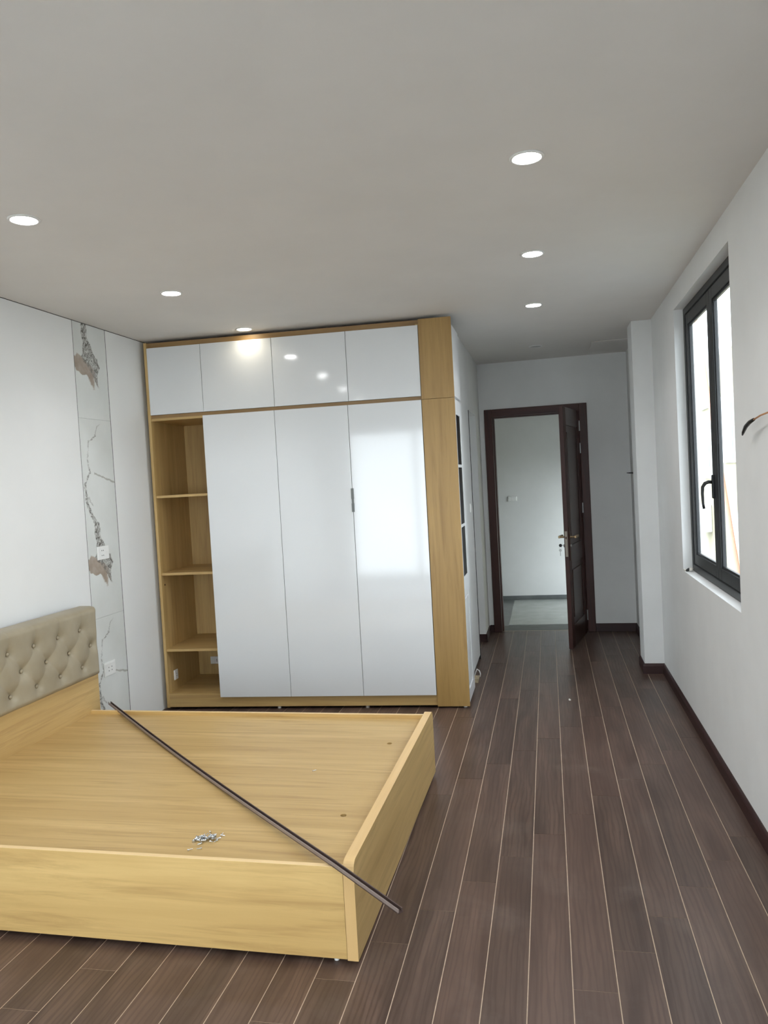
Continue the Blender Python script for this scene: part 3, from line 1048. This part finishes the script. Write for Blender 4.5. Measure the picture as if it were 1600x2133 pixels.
ON, WARM = M['lamp_on'], M['lamp_warm']
downlight(0.581, -2.516, 'large bright ceiling downlight, nearest of the passage side row', ON)
downlight(0.578, -1.260, 'lit ceiling downlight, second in the passage side row', ON)
downlight(0.562, -0.002, 'lit ceiling downlight beside the oak wardrobe corner', ON)
downlight(-1.400, -2.584, 'lit ceiling downlight at the photo left edge above the bed', ON)
downlight(-1.427, -1.282, 'lit ceiling downlight between the bed and the wardrobe', ON)
downlight(-1.448, -0.150, 'warm lit ceiling downlight close against the wardrobe top', WARM, power=LAMP_W * 0.09, col=(1.0, 0.92, 0.78))
downlight(0.553, 1.765, 'unlit ceiling downlight in the dim passage before the door', M['lamp_off'], power=0)
for x, y in ((0.585, -3.80), (-1.40, -3.88), (0.585, -5.1), (-1.40, -5.2)):
    downlight(x, y, 'lit ceiling downlight above the viewer, out of the photo', ON, 'downlights behind the viewer')

# ================================================================== SMALL THINGS
# wire stub on the right wall
ws = empty('electrical_wire', (XR, -2.36, 1.80))
tag(ws, 'tan electrical wire with black taped end sticking out of the wall', 'wire')
MB().tube([(0.0, 0, 0), (-0.02, 0.06, 0.004), (-0.03, 0.16, -0.003), (-0.034, 0.25, -0.014)], 0.0035, 8).build('wire', M['copper'], ws, smooth=True)
MB().tube([(-0.034, 0.245, -0.013), (-0.036, 0.30, -0.020), (-0.037, 0.36, -0.034), (-0.037, 0.405, -0.055), (-0.037, 0.42, -0.066)], [0.006, 0.008, 0.008, 0.006, 0.003], 10).build('tape', M['black_plastic'], ws, smooth=True)
# black stub in the passage
st = MB()
st.tube([(0, 0, 0), (-0.04, 0.0, 0.002), (-0.085, 0.0, 0.004)], [0.008, 0.007, 0.003], 10)
tag(st.build('wire_stub', M['black_plastic'], None, (1.404, 2.10, 1.568), smooth=True), 'short black wire stub sticking out behind the column', 'wire')


def chunk(mb, c, r, seed):
    vs0 = len(mb.bm.verts)
    g = bmesh.ops.create_icosphere(mb.bm, subdivisions=1, radius=r, matrix=Matrix.Translation(c))
    for v in g['verts']:
        v.co += Vector((noise.noise(v.co * 60 + Vector((seed, 0, 0))), noise.noise(v.co * 60 + Vector((0, seed, 5))), noise.noise(v.co * 60 + Vector((9, 3, seed))))) * r * 0.7


# crumbled plaster on the sill corner
for k, (dx, dy, r, mat) in enumerate(((0.010, 0.0, 0.010, 'plaster'), (0.022, -0.030, 0.013, 'black_plastic'), (0.032, -0.015, 0.010, 'plaster'), (0.006, -0.022, 0.009, 'plaster'), (0.038, -0.040, 0.014, 'plaster'), (0.014, -0.045, 0.010, 'black_plastic'))):
    mb = MB()
    chunk(mb, Vector((0, 0, 0)), r, k * 3.1)
    blk = mat != 'plaster'
    tag(mb.build('sealant_crumb' if blk else 'plaster_crumb', M[mat], None, (XR + dx, WY1 - 0.012 + dy, WZ0 + r * 0.8)), 'black sealant crumb among white ones in the window sill corner' if blk else 'white plaster crumb in the far corner of the window sill', 'crumb', 'black crumbs on the window sill' if blk else 'white crumbs on the window sill')
mb = MB()
chunk(mb, Vector((0, 0, 0)), 0.010, 4.4)
tag(mb.build('plaster_crumb', M['plaster'], None, (0.686, 0.192, 0.005)), 'tiny white crumb lying alone on the passage floor planks', 'crumb')
mb = MB()
mb.box(-0.03, 0.03, -0.06, 0.05, 0.0, 0.03)
for v in mb.bm.verts:
    v.co += Vector((noise.noise(v.co * 30), noise.noise(v.co * 31 + Vector((3, 0, 0))), 0)) * 0.02
tag(mb.build('plaster_lump', M['lump'], None, (-0.034, 0.72, 0.0)), 'beige plaster lump at the foot of the passage wall', 'plaster')
tag(MB().tube([(-0.045, 0.80, 0.0), (-0.03, 0.80, 0.05), (-0.02, 0.80, 0.075), (0.0, 0.80, 0.06), (0.006, 0.80, 0.035), (0.002, 0.80, 0.012)], 0.004, 8).build('cable_loop', M['white_plastic'], None, smooth=True), 'white cable loop poking from the foot of the passage wall', 'cable')

# ================================================================== OUTSIDE
nb = empty('neighbour_building', (3.8, 0, -6.0))
tag(nb, 'pale cream neighbouring building seen through the window', 'building')
B(0, 1.0, 3.0, 26, -1.0, 9.6).build('wall', M['facade'], nb)
for (y, z) in ((11.4, 9.3), (11.4, 7.9), (9.4, 8.2), (14.2, 8.2), (7.0, 8.2)):
    f = B(-0.04, 0.02, y - 0.45, y + 0.45, z - 0.6, z + 0.6).build('window', M['white_frame'], nb)
    B(-0.05, -0.03, y - 0.38, y + 0.38, z - 0.53, z + 0.53).build('pane', M['facade_win'], f)
for y, z in ((11.6, 6.5), (8.0, 6.5)):
    u = B(-0.32, 0.0, y - 0.4, y + 0.4, z - 0.28, z + 0.28, bev=0.02).build('air_conditioner', M['white_frame'], nb)
po = MB().tube([(3.3, 6.6, -0.5), (3.3, 10.2, 5.5)], 0.035, 10).build('leaning_pole', M['pole'])
tag(po, 'pale red pole leaning outside the window', 'pole')
